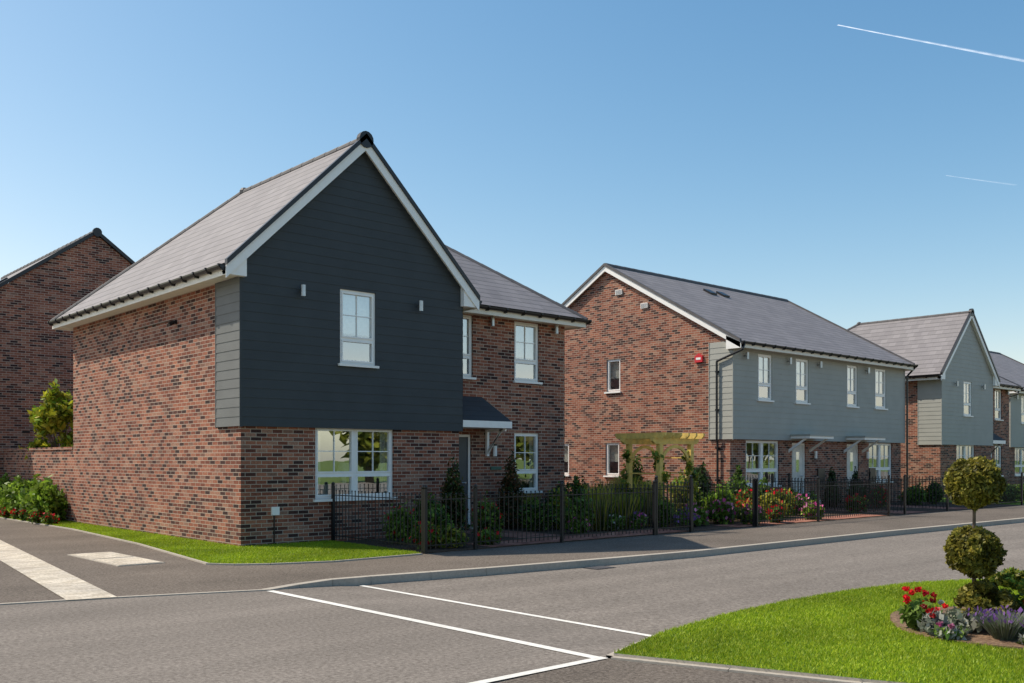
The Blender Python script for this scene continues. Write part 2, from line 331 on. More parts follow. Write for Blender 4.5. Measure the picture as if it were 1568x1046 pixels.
def house_A(ox,oy,sid,doormat,name='brick_house',ret=None):
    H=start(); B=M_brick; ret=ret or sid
    P=lambda x,y,z:V((ox+x,oy+y,z))
    X=V((1,0,0));Y=V((0,1,0))
    GW=5.25; R=.75; XE=9.35; YE=9.5; ov=.38; ze=5.30; zr=8.25; xr_=2.625; yr=(R+YE)/2
    s1=(zr-ze)/(xr_+ov); XR=7.15
    # walls
    wall(H['walls'],P(0,0,0),X,-Y,GW,0,2.36,[(1.59,3.48,.88,2.33)],B)
    wall(H['walls'],P(0,0,0),Y,-X,YE,0,5.12,[],B)
    wall(H['walls'],P(GW,0,0),Y,X,R,0,5.12,[],B)
    wall(H['walls'],P(GW,R,0),X,-Y,XE-GW,0,5.12,[(.06,.98,.12,2.26),(2.35,3.2,.88,2.33),(.18,1.03,3.61,5.08),(2.35,3.2,3.61,5.08)],B)
    wall(H['walls'],P(XE,R,0),Y,X,YE-R,0,5.12,[(3.6,4.2,4.0,5.0)],B)
    wall(H['walls'],P(0,YE,0),X,Y,XE,0,5.12,[(1,2.8,.2,2.3),(5,6.2,1.0,2.3),(1.2,2.4,3.7,5.0),(6,7.2,3.7,5.0)],B)
    # cladding
    zc=ze-.14
    xl=lambda z: -.05 if z<zc+ov*s1 else (z-zc)/s1-ov
    xr=lambda z: 2*xr_-xl(z)
    siding(H['cladding'],P(0,-.07,0),X,-Y,2.30,zr-.16,xl,xr,[(2.11,2.97,3.61,5.12)],sid,brk=(zc+ov*s1,))
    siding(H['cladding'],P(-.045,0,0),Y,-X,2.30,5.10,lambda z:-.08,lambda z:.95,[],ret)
    siding(H['cladding'],P(GW+.045,0,0),Y,X,2.30,5.10,lambda z:-.08,lambda z:R,[],sid)
    H['cladding'].box(ox-.062,ox-.0,oy-.085,oy-.069,2.285,5.1,sid)
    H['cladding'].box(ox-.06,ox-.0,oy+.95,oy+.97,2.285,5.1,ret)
    H['cladding'].face([P(-.04,-.07,2.30),P(GW+.04,-.07,2.30),P(GW+.04,0,2.30),P(-.04,0,2.30)],sid)
    # roof
    r=H['roof']
    r.face([P(-ov,-.22,ze),P(xr_,-.22,zr),P(xr_,yr,zr),P(-ov,YE+ov,ze)],M_slate)
    r.face([P(xr_,-.22,zr),P(GW+ov,-.22,ze),P(GW+ov,R-ov,ze),P(xr_,yr,zr)],M_slate)
    r.face([P(GW+ov,R-ov,ze),P(XE+ov,R-ov,ze),P(XR,yr,zr),P(xr_,yr,zr)],M_slate)
    r.face([P(XE+ov,R-ov,ze),P(XE+ov,YE+ov,ze),P(XR,yr,zr)],M_slate)
    r.face([P(XE+ov,YE+ov,ze),P(-ov,YE+ov,ze),P(xr_,yr,zr),P(XR,yr,zr)],M_slate)
    for a,b in (((xr_,-.22,zr),(xr_,yr,zr)),((xr_,yr,zr),(XR,yr,zr)),((xr_,yr,zr),(-ov,YE+ov,ze)),((XR,yr,zr),(XE+ov,R-ov,ze)),((XR,yr,zr),(XE+ov,YE+ov,ze))):
        a=P(*a);b=P(*b); n=max(1,int((b-a).length/.45)); d=(b-a)/n
        for i in range(n):
            r.cyl(a+d*i-Z*.045,a+d*(i+1.06)-Z*.045,.09,M_ridge,10,r2=.084)
    r.ball(P(xr_,yr,zr-.03),.125,M_ridge)
    r.cyl(P(xr_,-.27,zr-.05),P(xr_,-.15,zr-.05),.17,M_black,14)
    # soffit, fascia
    t=H['trim']
    t.face([P(-ov,R-ov,5.11),P(XE+ov,R-ov,5.11),P(XE+ov,YE+ov,5.11),P(-ov,YE+ov,5.11)],M_cream)
    for x0,x1 in ((-ov,0),(GW,GW+ov)): t.face([P(x0,-.2,5.112),P(x1,-.2,5.112),P(x1,R-ov,5.112),P(x0,R-ov,5.112)],M_cream)
    f=.02
    t.box(ox-ov-f,ox-ov,oy-.2,oy+YE+ov,5.07,5.26,M_cream); t.box(ox+XE+ov,ox+XE+ov+f,oy+R-ov,oy+YE+ov,5.07,5.26,M_cream)
    t.box(ox+GW+ov,ox+XE+ov,oy+R-ov-f,oy+R-ov,5.07,5.26,M_cream); t.box(ox-ov,ox+XE+ov,oy+YE+ov,oy+YE+ov+f,5.07,5.26,M_cream)
    t.box(ox+GW+ov,ox+GW+ov+f,oy-.2,oy+R-ov-f,5.07,5.26,M_cream)
    for sgn,bx in ((1,0),(-1,2*xr_)):
        q=lambda x: bx+sgn*x
        t.prism([P(q(-ov-.02),-.205,5.085),P(q(.02),-.205,5.085),P(q(.02),-.205,5.55),P(q(-ov-.02),-.205,5.22)],(0,.12,0),M_white)
        L=((q(-ov-.02),ze-.02),(xr_,zr-.0))
        def rk(y0,y1,to,bo,m): 
            (xa,za),(xb,zb)=L; t.prism([P(xa,y0,za+to),P(xb,y0,zb+to),P(xb,y0,zb+bo),P(xa,y0,za+bo)],(0,y1-y0,0),m)
        rk(-.235,-.205,-.02,-.27,M_white); rk(-.2,-.05,-.16,-.13,M_white)
        rk(-.27,-.17,.075,-.035,M_black)
    g=H['gutters']
    gutter(g,P(-ov-f,-.2,5.25),P(-ov-f,YE+ov,5.25),(-1,0,0)); gutter(g,P(GW+ov+.1,R-ov-f,5.25),P(XE+ov+.1,R-ov-f,5.25),(0,-1,0))
    gutter(g,P(XE+ov+f,R-ov,5.25),P(XE+ov+f,YE+ov,5.25),(1,0,0)); gutter(g,P(-ov,YE+ov+f,5.25),P(XE+ov,YE+ov+f,5.25),(0,1,0))
    gutter(g,P(GW+ov+f,-.2,5.25),P(GW+ov+f,R-ov,5.25),(1,0,0))
    # windows
    window(H,P(1.59,0,.88),X,-Y,1.89,1.45,cols=2,inside='sofa')
    window(H,P(2.11,-.07,3.61),X,-Y,.86,1.51,inside='blind',rec=.02)
    window(H,P(GW+2.35,R,.88),X,-Y,.85,1.45,inside='curtain')
    window(H,P(GW+.18,R,3.61),X,-Y,.85,1.47,inside='blind'); window(H,P(GW+2.35,R,3.61),X,-Y,.85,1.47,inside='blind')
    window(H,P(XE,R+3.6,4.0),Y,X,.6,1.0,trans=0,bars=False,inside='blind')
    for a,b,c,d in [(1,2.8,.2,2.3),(5,6.2,1.0,2.3),(1.2,2.4,3.7,5.0),(6,7.2,3.7,5.0)]: window(H,P(a,YE,c),X,Y,b-a,d-c,cols=2)
    door(H,P(GW+.06,R,.12),X,-Y,.92,2.14,doormat)
    # porch canopy
    c0,c1=GW+.03,GW+1.55
    c=H['roof']
    c.face([P(c0,-.05,2.56),P(c1,-.05,2.56),P(c1-.25,R-.0,3.16),P(c0,R,3.16)],M_slate_dk)
    c.face([P(c1,-.05,2.56),P(c1,R,2.56),P(c1-.25,R,3.16)],M_slate_dk)
    t.box(ox+c0,ox+c1,oy-.06,oy+R-.002,2.40,2.555,M_white)
    t.box(ox+c1-.14,ox+c1-.07,oy+R-.07,oy+R-.003,1.75,2.39,M_white); t.prism([P(c1-.13,R-.07,1.8),P(c1-.13,R-.07,1.9),P(c1-.13,.12,2.39),P(c1-.13,.22,2.39)],(.05,0,0),M_white)
    t.box(ox+c1-.13,ox+c1-.08,oy+.05,oy+R-.07,2.33,2.39,M_white)
    ft=H['fittings']
    walllight(ft,ox+1.21,oy-.085,4.96); walllight(ft,ox+4.05,oy-.085,4.96)
    ft.cyl(P(c1+.1,R-.08,1.75),P(c1+.1,R-.08,2.0),.05,M_white,12); ft.cyl(P(c1+.1,R-.08,2.0),P(c1+.1,R-.08,2.04),.06,M_black,12)
    ft.box(ox+c1+.02,ox+c1+.36,oy+R-.03,oy+R-.002,1.42,1.50,M_sign)
    for xx in (GW+1.55,GW+3.7): walllight(ft,ox+xx,oy+R,4.98)
    ft.box(ox+.62,ox+.78,oy-.05,oy-.002,.60,.76,M_white); ft.cyl(P(.68,-.02,.0),P(.68,-.02,.60),.014,M_black)
    ft.box(ox-.06,ox-.002,oy+2.9,oy+3.0,4.52,4.6,M_black); ft.cyl(P(-.16,2.95,4.5),P(-.05,2.95,4.56),.045,M_black,10)
    ft.cyl(P(-.03,3.2,4.62),P(-.03,5.2,4.62),.010,M_bark)
    return finish(H,name,(ox,oy,0))

def house_B(ox,oy,sid,L=11.2,name='brick_house',full=True):
    H=start(); B=M_brick
    P=lambda x,y,z:V((ox+x,oy+y,z)); X=V((1,0,0));Y=V((0,1,0))
    D=10.3; ov=.38; ze=5.38; yr=D/2; zr=8.48; s=(zr-ze)/(yr+ov); vo=.12
    k=L/11.2
    gw=[(.84*k,2.73*k,.82,2.28),(8.7*k,10.5*k,.82,2.28)]; dr=[(3.5*k,4.35*k,.1,2.22),(7.1*k,7.95*k,.1,2.22)]
    uw=[(1.3*k,2.1*k,3.58,5.05),(3.5*k,4.3*k,3.58,5.05),(6.85*k,7.6*k,3.58,5.05),(8.9*k,9.75*k,3.58,5.05)]
    wall(H['walls'],P(0,0,0),X,-Y,L,0,2.34,gw+dr,B)
    lg=[(4.55,5.2,4.03,5.17),(4.6,5.25,1.1,2.25),(7.05,7.9,1.1,2.25)]
    wall(H['walls'],P(0,0,0),Y,-X,D,0,5.2,lg,B); wall(H['walls'],P(L,0,0),Y,X,D,0,5.2,[],B)
    wall(H['walls'],P(0,D,0),X,Y,L,0,5.2,[(1,2.8,.2,2.3),(7,8.8,.2,2.3),(1.2,2.4,3.7,5.0),(7.2,8.4,3.7,5.0)],B)
    zt=ze+ov*s-.1
    for xx in (0,L): H['walls'].face([P(xx,0,5.2),P(xx,D,5.2),P(xx,D,zt),P(xx,yr,zr-.1),P(xx,0,zt)],B)
    siding(H['cladding'],P(0,-.13,0),X,-Y,2.30,5.2,lambda z:-.05,lambda z:L+.05,uw,sid)
    siding(H['cladding'],P(-.045,0,0),Y,-X,2.30,5.36,lambda z:-.14,lambda z:.75,[],sid); siding(H['cladding'],P(L+.045,0,0),Y,X,2.30,5.36,lambda z:-.14,lambda z:.75,[],sid)
    for xx in (-.063,L+.001): H['cladding'].box(ox+xx,ox+xx+.062,oy-.146,oy-.129,2.285,5.2,sid); H['cladding'].box(ox+xx,ox+xx+.062,oy+.75,oy+.77,2.285,5.36,sid)
    H['cladding'].face([P(-.04,-.13,2.30),P(L+.04,-.13,2.30),P(L+.04,0,2.30),P(-.04,0,2.30)],sid)
    r=H['roof']
    r.face([P(-vo,-ov-.1,ze-.1*s),P(L+vo,-ov-.1,ze-.1*s),P(L+vo,yr,zr),P(-vo,yr,zr)],M_slate)
    r.face([P(-vo,D+ov,ze),P(L+vo,D+ov,ze),P(L+vo,yr,zr),P(-vo,yr,zr)],M_slate)
    n=int(L/.45)
    for i in range(n):
        a=P(-vo+(L+2*vo)*i/n,yr,zr-.035); b=P(-vo+(L+2*vo)*(i+1.05)/n,yr,zr-.035); r.cyl(a,b,.11,M_ridge,10,r2=.103)
    for xx in (4.35,5.15): 
        zz=zr-1.0*s
        r.prism([P(xx,yr-1.2,zr-1.2*s-.02),P(xx+.38,yr-1.2,zr-1.2*s-.02),P(xx+.38,yr-.85,zr-.85*s-.02),P(xx,yr-.85,zr-.85*s-.02)],(0,-.02,.09),M_black)
    t=H['trim']
    for xs,x0,x1 in ((-1,-vo-.03,-vo),(1,L+vo,L+vo+.03)):
        for y0,sg in ((-ov-.1,1),(D+ov,-1)):
            za=ze-(.1*s if sg==1 else 0)
            def rk(a,b,to,bo,m): t.prism([P(a,y0,za+to),P(a,yr,zr+to),P(a,yr,zr+bo),P(a,y0,za+bo)],(b-a,0,0),m)
            rk(x0,x1,-.03,-.22,M_white); rk(x0-.035,x1+.035,.06,-.035,M_ridge)
            xa,xb=(x1,0) if xs<0 else (L,x0)
            rk(xa+.002,xb-.002,-.14,-.11,M_white)
        ybox=-ov-.12
        t.prism([P(x0,ybox,5.1),P(x0,.05,5.1),P(x0,.05,ze+.15),P(x0,ybox,ze-.12)],((vo+.02) if xs<0 else -(vo)+.01,0,0),M_white)
    t.face([P(-vo,-ov-.1,5.17),P(L+vo,-ov-.1,5.17),P(L+vo,.0,5.17),P(-vo,.0,5.17)],M_cream); t.face([P(-vo,D,5.17),P(L+vo,D,5.17),P(L+vo,D+ov,5.17),P(-vo,D+ov,5.17)],M_cream)
    t.box(ox-vo,ox+L+vo,oy-ov-.12,oy-ov-.1,5.12,5.30,M_cream); t.box(ox-vo,ox+L+vo,oy+D+ov,oy+D+ov+.02,5.15,5.34,M_cream)
    g=H['gutters']; gutter(g,P(-vo-.05,-ov-.12,5.30),P(L+vo+.05,-ov-.12,5.30),(0,-1,0)); gutter(g,P(-vo,D+ov+.02,5.33),P(L+vo,D+ov+.02,5.33),(0,1,0))
    for a,b in (((-.02,-ov-.16,5.22),(-.12,-ov-.16,5.05)),((-.12,-ov-.16,5.05),(-.12,.42,4.75)),((-.12,.42,4.75),(-.12,.42,2.32)),((-.12,.42,2.32),(-.08,.42,2.15)),((-.08,.42,2.15),(-.08,.42,.05))):
        g.cyl(P(*a),P(*b),.036,M_black,10)
    for zz in (1.0,2.0,3.2,4.4): g.box(ox-.14,ox-.002,oy+.37,oy+.47,zz,zz+.05,M_black)
    for a,b in (((L+.08,-ov-.16,5.22),(L+.12,-.2,4.9)),((L+.12,-.2,4.9),(L+.12,-.2,.05))): g.cyl(P(*a),P(*b),.036,M_black,10)
    for w in gw: window(H,P(w[0],0,w[2]),X,-Y,w[1]-w[0],w[3]-w[2],cols=2,inside='sofa')
    for w in uw: window(H,P(w[0],-.13,w[2]),X,-Y,w[1]-w[0],w[3]-w[2],rec=.02,inside='blind')
    for w in lg: window(H,P(0,w[0],w[2]),Y,-X,w[1]-w[0],w[3]-w[2],trans=0,bars=False,inside='blind')
    for a,b,c,d in [(1,2.8,.2,2.3),(7,8.8,.2,2.3),(1.2,2.4,3.7,5.0),(7.2,8.4,3.7,5.0)]: window(H,P(a,D,c),X,Y,b-a,d-c,cols=2)
    ft=H['fittings']
    for d in dr:
        door(H,P(d[0],0,d[2]),X,-Y,d[1]-d[0],d[3]-d[2],M_door_lt)
        t.box(ox+d[0]-.3,ox+d[1]+.35,oy-.85,oy-.14,2.36,2.44,M_white); t.box(ox+d[0]-.33,ox+d[1]+.38,oy-.88,oy-.12,2.441,2.50,M_sid_lt)
        for xx in (d[0]-.22,d[1]+.22): t.prism([P(xx,-.002,1.9),P(xx,-.002,2.0),P(xx,-.6,2.36),P(xx,-.7,2.36)],(.05,0,0),M_white)
        ft.cyl(P(d[1]+.5,-.09,1.7),P(d[1]+.5,-.09,1.95),.05,M_white,10)
        ft.box(ox+d[1]+.75,ox+d[1]+1.2,oy-.04,oy-.002,.7,1.35,M_black)
    for xx in (.55,3.0,4.9,8.2): walllight(ft,ox+xx,oy-.145,4.92)
    if full:
        ft.prism([P(-.07,1.02,4.78),P(-.07,1.32,4.78),P(-.07,1.32,4.98),P(-.07,1.17,5.06),P(-.07,1.02,4.98)],(.068,0,0),M_red); ft.box(ox-.075,ox-.071,oy+1.08,oy+1.26,4.86,4.93,M_white)
        for yy,zz in ((3.3,6.78),(4.45,7.38)):
            ft.box(ox-.05,ox-.002,oy+yy,oy+yy+.3,zz,zz+.17,M_white)
            for q in range(4): ft.box(ox-.056,ox-.0505,oy+yy+.02,oy+yy+.28,zz+.025+q*.036,zz+.038+q*.036,M_ridge)
        ft.box(ox-.25,ox-.002,oy+.95,oy+1.45,.75,1.4,M_black)
    return finish(H,name,(ox,oy,0))

def house_C(ox,oy,W,Dp,ze,zr,name='brick_house'):
    H=start(); B=M_brick; P=lambda x,y,z:V((ox+x,oy+y,z)); X=V((1,0,0));Y=V((0,1,0)); c=W/2; ov=.35; s=(zr-ze)/(c+ov)
    wall(H['walls'],P(0,0,0),X,-Y,W,0,ze-.1,[],B); wall(H['walls'],P(0,Dp,0),X,Y,W,0,ze-.1,[],B)
    ops=[(2,3.2,3.7,5.0),(6,7.2,3.7,5.0),(2,3.2,.9,2.3)]
    wall(H['walls'],P(0,0,0),Y,-X,Dp,0,ze-.1,ops,B); wall(H['walls'],P(W,0,0),Y,X,Dp,0,ze-.1,[],B)
    for yy in (0,Dp): H['walls'].face([P(0,yy,ze-.1),P(W,yy,ze-.1),P(W,yy,ze+ov*s-.08),P(c,yy,zr-.08),P(0,yy,ze+ov*s-.08)],B)
    r=H['roof']; r.face([P(-ov,-.08,ze),P(-ov,Dp+.08,ze),P(c,Dp+.08,zr),P(c,-.08,zr)],M_slate); r.face([P(W+ov,-.08,ze),P(W+ov,Dp+.08,ze),P(c,Dp+.08,zr),P(c,-.08,zr)],M_slate)
    n=int(Dp/.45)
    for i in range(n): r.cyl(P(c,-.08+(Dp+.16)*i/n,zr-.03),P(c,-.08+(Dp+.16)*(i+1.05)/n,zr-.03),.11,M_ridge,10,r2=.1)
    t=H['trim']
    for q,e in ((-ov,1),(W+ov,-1)):
        t.prism([P(q,-.11,ze+.06),P(c,-.11,zr+.06),P(c,-.11,zr-.07),P(q,-.11,ze-.07)],(0,.1,0),M_black)
    r.cyl(P(c,-.14,zr-.03),P(c,-.06,zr-.03),.15,M_black,12)
    t.face([P(-ov,0,ze-.12),P(0,0,ze-.12),P(0,Dp,ze-.12),P(-ov,Dp,ze-.12)],M_cream); t.box(ox-ov-.02,ox-ov,oy-.08,oy+Dp+.08,ze-.16,ze-.03,M_cream)
    gutter(H['gutters'],P(-ov-.02,-.05,ze-.04),P(-ov-.02,Dp,ze-.04),(-1,0,0))
    nz=V((-s,0,1)).normalized()
    for y0 in (1.5,3.3,6.2):
        a=[P(x,y,ze+(x+ov)*s)+nz*.03 for x,y in ((1.6,y0),(1.6,y0+.8),(2.6,y0+.8),(2.6,y0))]
        r.prism(a,nz*.06,M_black); r.face([p+nz*.065+(sum(a,V((0,0,0)))/4-p)*.12 for p in a],M_glass)
    for w in ops: window(H,P(0,w[0],w[2]),Y,-X,w[1]-w[0],w[3]-w[2],cols=2)
    H['fittings'].box(ox+1.3,ox+1.45,oy-.03,oy-.002,3.4,3.5,M_black)
    for k in range(4): H['fittings'].box(ox+1.2+k*1.4,ox+1.42+k*1.4,oy-.02,oy-.002,2.5,2.58,M_black)
    return finish(H,name,(ox,oy,0))

house_A(8.35,16.9,M_sid_dk,M_door_dk,ret=M_sid_sunlit)
house_B(25.2,17.85,M_sid_lt)
house_A(41.3,18.5,M_sid_lt,M_door_lt)
house_B(53.0,20.2,M_sid_lt,L=12)
house_C(6.3,33.0,9.72,11,5.4,9.2)

# ---------------------------------------------------------------- ground
def sheet(name,pts,z,mat,th=0,side=None):
    mb=MB()
    zz=(lambda p:p[2] if len(p)>2 else z)
    mb.face([(p[0],p[1],zz(p)) for p in pts],mat)
    if th:
        n=len(pts)
        for i in range(n):
            a,b=pts[i],pts[(i+1)%n]
            mb.face([(a[0],a[1],zz(a)),(b[0],b[1],zz(b)),(b[0],b[1],zz(b)-th),(a[0],a[1],zz(a)-th)],side or mat)
    return mb.build(name)
sheet('ground',[(-2500,-2500),(2500,-2500),(2500,2500),(-2500,2500)],-.16,M_field)
mb=MB()
for x0,x1,za,zb in ((-70,6.0,0,0),(6.0,7.45,0,-.1),(7.45,140,-.1,-.1)):
    mb.face([(x0,-30,za),(x1,-30,zb),(x1,13,zb),(x0,13,za)],M_road)
mb.face([(-70,13,0),(7,13,0),(7,70,0),(-70,70,0)],M_road)
mb.build('road')
K=[(3.05,12.2),(4.26,11.86),(5.95,11.25),(6.5,11.45),(7.1,11.6),(7.7,11.55),(9.6,11.25),(12,10.98),(14.2,10.8),(17.5,10.8),(21.3,10.8),(29,10.6),(45,10.1),(85,9)]
sheet('pavement',K+[(85,45),(9.3,45),(5.75,24)],.006,M_walk)
def ribbon(mb,pts,w,z0,z1,mat,side=1):
    n=len(pts); L=[]
    for i,p in enumerate(pts):
        a=V((*pts[max(0,i-1)][:2],0)); b=V((*pts[min(n-1,i+1)][:2],0)); d=(b-a).normalized(); nn=V((-d.y,d.x,0))*side
        L.append((V((p[0],p[1],0)),V((p[0],p[1],0))+nn*w))
    for (a,b),(c,d) in zip(L,L[1:]):
        u=lambda p,z:V((p.x,p.y,z))
        seg=(c-a).length; m=max(1,int(seg/.915))
        for i in range(m):
            t0=i/m; t1=(i+1)/m-.006/seg
            A,B,C,D=a.lerp(c,t0),b.lerp(d,t0),a.lerp(c,t1),b.lerp(d,t1)
            mb.face([u(A,z1),u(C,z1),u(D,z1),u(B,z1)],mat); mb.face([u(A,z0),u(C,z0),u(C,z1),u(A,z1)],mat); mb.face([u(B,z0),u(D,z0),u(D,z1),u(B,z1)],mat)
mb=MB(); ribbon(mb,K[2:],.14,-.12,.012,M_kerb); ribbon(mb,K[:3],.07,-.02,.014,M_kerb); mb.build('kerb')
sheet('paving_strip',[(3.72,12.0),(4.26,11.86),(5.45,21.65),(6.6,31),(6.0,31),(4.87,21.65)],.016,M_setts)
mbx=MB(); mbx.box(5.5,6.25,15.3,17.7,-.02,.018,M_kerb)
for a in (15.34,16.55): mbx.box(5.54,6.21,a,a+1.1,.0182,.024,M_setts)
mbx.build('access_cover')
# road gully grate
mb=MB(); mb.box(11.4,11.85,10.62,10.95,-.13,-.094,M_black)
for k in range(7): mb.box(11.43+k*.06,11.46+k*.06,10.65,10.92,-.0938,-.088,M_ridge)
mb.build('gully_grate')
LAWN=[(7.55,32.9),(7.6,24),(7.25,19),(6.69,14.63),(6.95,14.25),(7.4,13.95),(8.35,13.62),(10.15,13.67),(10.3,16.89),(8.34,16.89),(8.34,32.9)]
sheet('lawn',LAWN,.03,M_grass_base,.04)
mb=MB(); ribbon(mb,LAWN[:8],.05,-.02,.03,M_kerb,-1); mb.build('edging_kerb')
sheet('garden_bed',[(10.2,13.75),(18.0,13.75),(18.0,17.6),(13.62,17.6),(13.62,16.88),(10.2,16.88)],.02,M_soil,.03)
sheet('garden_bed',[(18.05,13.75),(37.2,13.75),(37.2,17.8),(18.05,17.8)],.02,M_soil,.03)
sheet('lawn',[(37.4,13.9),(62,13.9),(62,20),(37.4,20)],.02,M_grass_base,.03)
mb=MB()
mb.face([(11.9,13.78,.026),(17.9,13.78,.026),(17.9,14.7,.026),(11.9,14.7,.026)],M_pave)
mb.face([(13.64,14.7,.026),(14.9,14.7,.026),(14.9,17.6,.026),(13.64,17.6,.026)],M_pave)
mb.face([(19.8,13.78,.026),(27.2,13.78,.026),(27.2,14.6,.026),(19.8,14.6,.026)],M_pave)
mb.face([(28.4,13.78,.026),(30,13.78,.026),(30,17.8,.026),(28.4,17.8,.026)],M_pave)
mb.face([(32.1,13.78,.026),(33.5,13.78,.026),(33.5,17.8,.026),(32.1,17.8,.026)],M_pave)
mb.build('paving_path')
# verge island
VE=[(6.08,5.48),(6.5,5.62),(7.1,5.82),(8.3,6.05),(9.74,6.17),(11.2,6.15),(12.5,5.95),(13.3,5.6),(13.9,5.1),(14.2,4.3),(14.3,3),(14.3,-14),(10,-14),(8.2,0),(6.75,3.6)]
sheet('grass_verge',VE,.045,M_grass_base,.16,M_kerb)
mb=MB(); ribbon(mb,VE[:12],.07,-.12,.022,M_kerb,1); ribbon(mb,[VE[0],VE[14],VE[13],VE[12]],.06,-.03,.022,M_kerb,-1); mb.build('kerb')
sheet('footpath',[(6.0,5.5),(6.68,3.6),(8.1,0),(9.8,-14),(2,-14),(3,2),(4.4,5.45)],.005,M_walk)
mb=MB()
def line(x0,y0,x1,y1,w,z0,z1=None):
    z1=z0 if z1 is None else z1
    d=V((x1-x0,y1-y0,0)).normalized(); nn=V((-d.y,d.x,0))*w/2
    a=V((x0,y0,z0));b=V((x1,y1,z1)); mb.face([a-nn,b-nn,b+nn,a+nn],M_paint)
line(5.98,5.55,5.93,11.2,.10,.006)
line(7.53,6.0,7.5,11.5,.08,-.095)
line(4.5,5.53,6.02,5.53,.09,.012)
line(14.3,5.6,22,5.5,.10,-.095)
line(4.5,5.5,3.0,2.0,.09,.012)
mb.build('road_markings')
# mulch bed
cx,cy,cr=9.98,3.6,1.28
sheet('flower_bed',[(cx+cr*(1+.03*math.sin(3*t))*math.cos(t),cy+cr*(1+.03*math.sin(5*t))*math.sin(t)) for t in [2*math.pi*k/48 for k in range(48)]],.065,M_mulch,.05)

# garden wall
mb=MB(); wall(mb,(8.36,26.42,0),(0,1,0),(-1,0,0),6.55,0,1.93,[],M_brick); wall(mb,(8.58,26.42,0),(0,1,0),(1,0,0),6.55,0,1.93,[],M_brick)
mb.box(8.33,8.61,26.42,32.97,1.93,2.0,M_brick); mb.build('garden_wall')

# ---------------------------------------------------------------- vegetation
def ptmesh(name,verts,faces_n,cols,parent=None,origin=(0,0,0),mats=(M_leaf,)):
    nv=len(verts); nf=nv//faces_n; me=bpy.data.meshes.new(name)
    me.vertices.add(nv); me.vertices.foreach_set('co',(verts-np.array(origin)).astype(np.float32).ravel())
    me.loops.add(nv); me.loops.foreach_set('vertex_index',np.arange(nv,dtype=np.int32))
    me.polygons.add(nf); me.polygons.foreach_set('loop_start',np.arange(0,nv,faces_n,dtype=np.int32))
    me.update(calc_edges=True)
    ca=me.color_attributes.new('Col','FLOAT_COLOR','POINT')
    c4=np.ones((nv,4),np.float32); c4[:,:3]=np.repeat(cols,faces_n,0); ca.data.foreach_set('color',c4.ravel())
    for m in mats: me.materials.append(m)
    me.validate(); ob=bpy.data.objects.new(name,me); scene.collection.objects.link(ob); ob.location=origin
    if parent: ob.parent=parent; ob.location=V(origin)-parent.location
    return ob
def leafcloud(blobs,n,size,cols,shell=.55,lump=.25,aspect=1.8):
    blobs=np.array(blobs,float); vol=blobs[:,3]*blobs[:,4]*blobs[:,5]; idx=rng.choice(len(blobs),n,p=vol/vol.sum())
    d=rng.normal(size=(n,3)); d/=np.linalg.norm(d,axis=1)[:,None]
    ph=idx*1.7
    l=1+lump*(np.sin(d[:,0]*5+ph)*np.cos(d[:,1]*4.3+ph*2)+.6*np.sin(d[:,2]*7+d[:,0]*6+ph*3)+.4*rng.normal(size=n)*.4)
    rad=(shell+(1-shell)*rng.random(n)**.6)
    p=blobs[idx,:3]+d*blobs[idx,3:6]*(rad*l)[:,None]
    a=rng.normal(size=(n,3)); a/=np.linalg.norm(a,axis=1)[:,None]
    b=np.cross(a,rng.normal(size=(n,3))); b/=np.linalg.norm(b,axis=1)[:,None]
    s=size*(.6+.8*rng.random(n))[:,None]
    a=a*s*.5*aspect; b=b*s*.5
    q=np.stack([p-a,p-b*.9,p+a,p+b*.9],1).reshape(-1,3)
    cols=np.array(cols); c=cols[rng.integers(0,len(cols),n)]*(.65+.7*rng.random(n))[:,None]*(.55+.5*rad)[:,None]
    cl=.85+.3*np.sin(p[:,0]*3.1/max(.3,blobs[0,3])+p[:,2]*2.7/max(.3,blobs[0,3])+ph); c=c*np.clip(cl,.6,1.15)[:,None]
    return q,c
GREEN=[(.09,.17,.025),(.14,.24,.035),(.2,.3,.045)]
YEL=[(.38,.38,.04),(.27,.32,.04),(.48,.42,.06)]
DARK=[(.035,.07,.02),(.06,.10,.03)]
TOP=[(.24,.22,.035),(.34,.29,.05),(.14,.14,.025)]
RED=[(.75,.02,.02),(.6,.01,.03)]; PINK=[(.7,.1,.35),(.8,.3,.5)]; WHT=[(.78,.74,.66)]; PUR=[(.22,.10,.34)]
LAV=[(.17,.22,.12),(.22,.26,.16),(.24,.25,.22)]
SILV=[(.42,.44,.38),(.55,.55,.48),(.3,.33,.27)]
def shrub(name,x,y,rx,h,cols=GREEN,n=1500,size=.06,fl=None,nf=60,fs=.07,z0=.02,k=4,ry=None):
    ry=ry or rx; b=[]
    for i in range(k):
        t=random.random()*6.28; rr=rx*.45*random.random()**.5
        hh=h*(.7+.3*random.random()) if i else h
        b.append((x+rr*math.cos(t),y+rr*math.sin(t)*ry/rx,z0+hh*.52,rx*.62,ry*.62,hh*.48))
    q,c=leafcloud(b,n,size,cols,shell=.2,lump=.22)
    if fl:
        b2=[(u[0],u[1],u[2]+.04,u[3]*1.05,u[4]*1.05,u[5]*1.05) for u in b]
        fq,fc=leafcloud(b2,nf*2,fs,fl,shell=.9,lump=.12,aspect=1.1); q=np.concatenate([q,fq]); c=np.concatenate([c,fc])
    q[:,2]=np.maximum(q[:,2],z0)
    return ptmesh(name,q,4,c,origin=(x,y,z0))
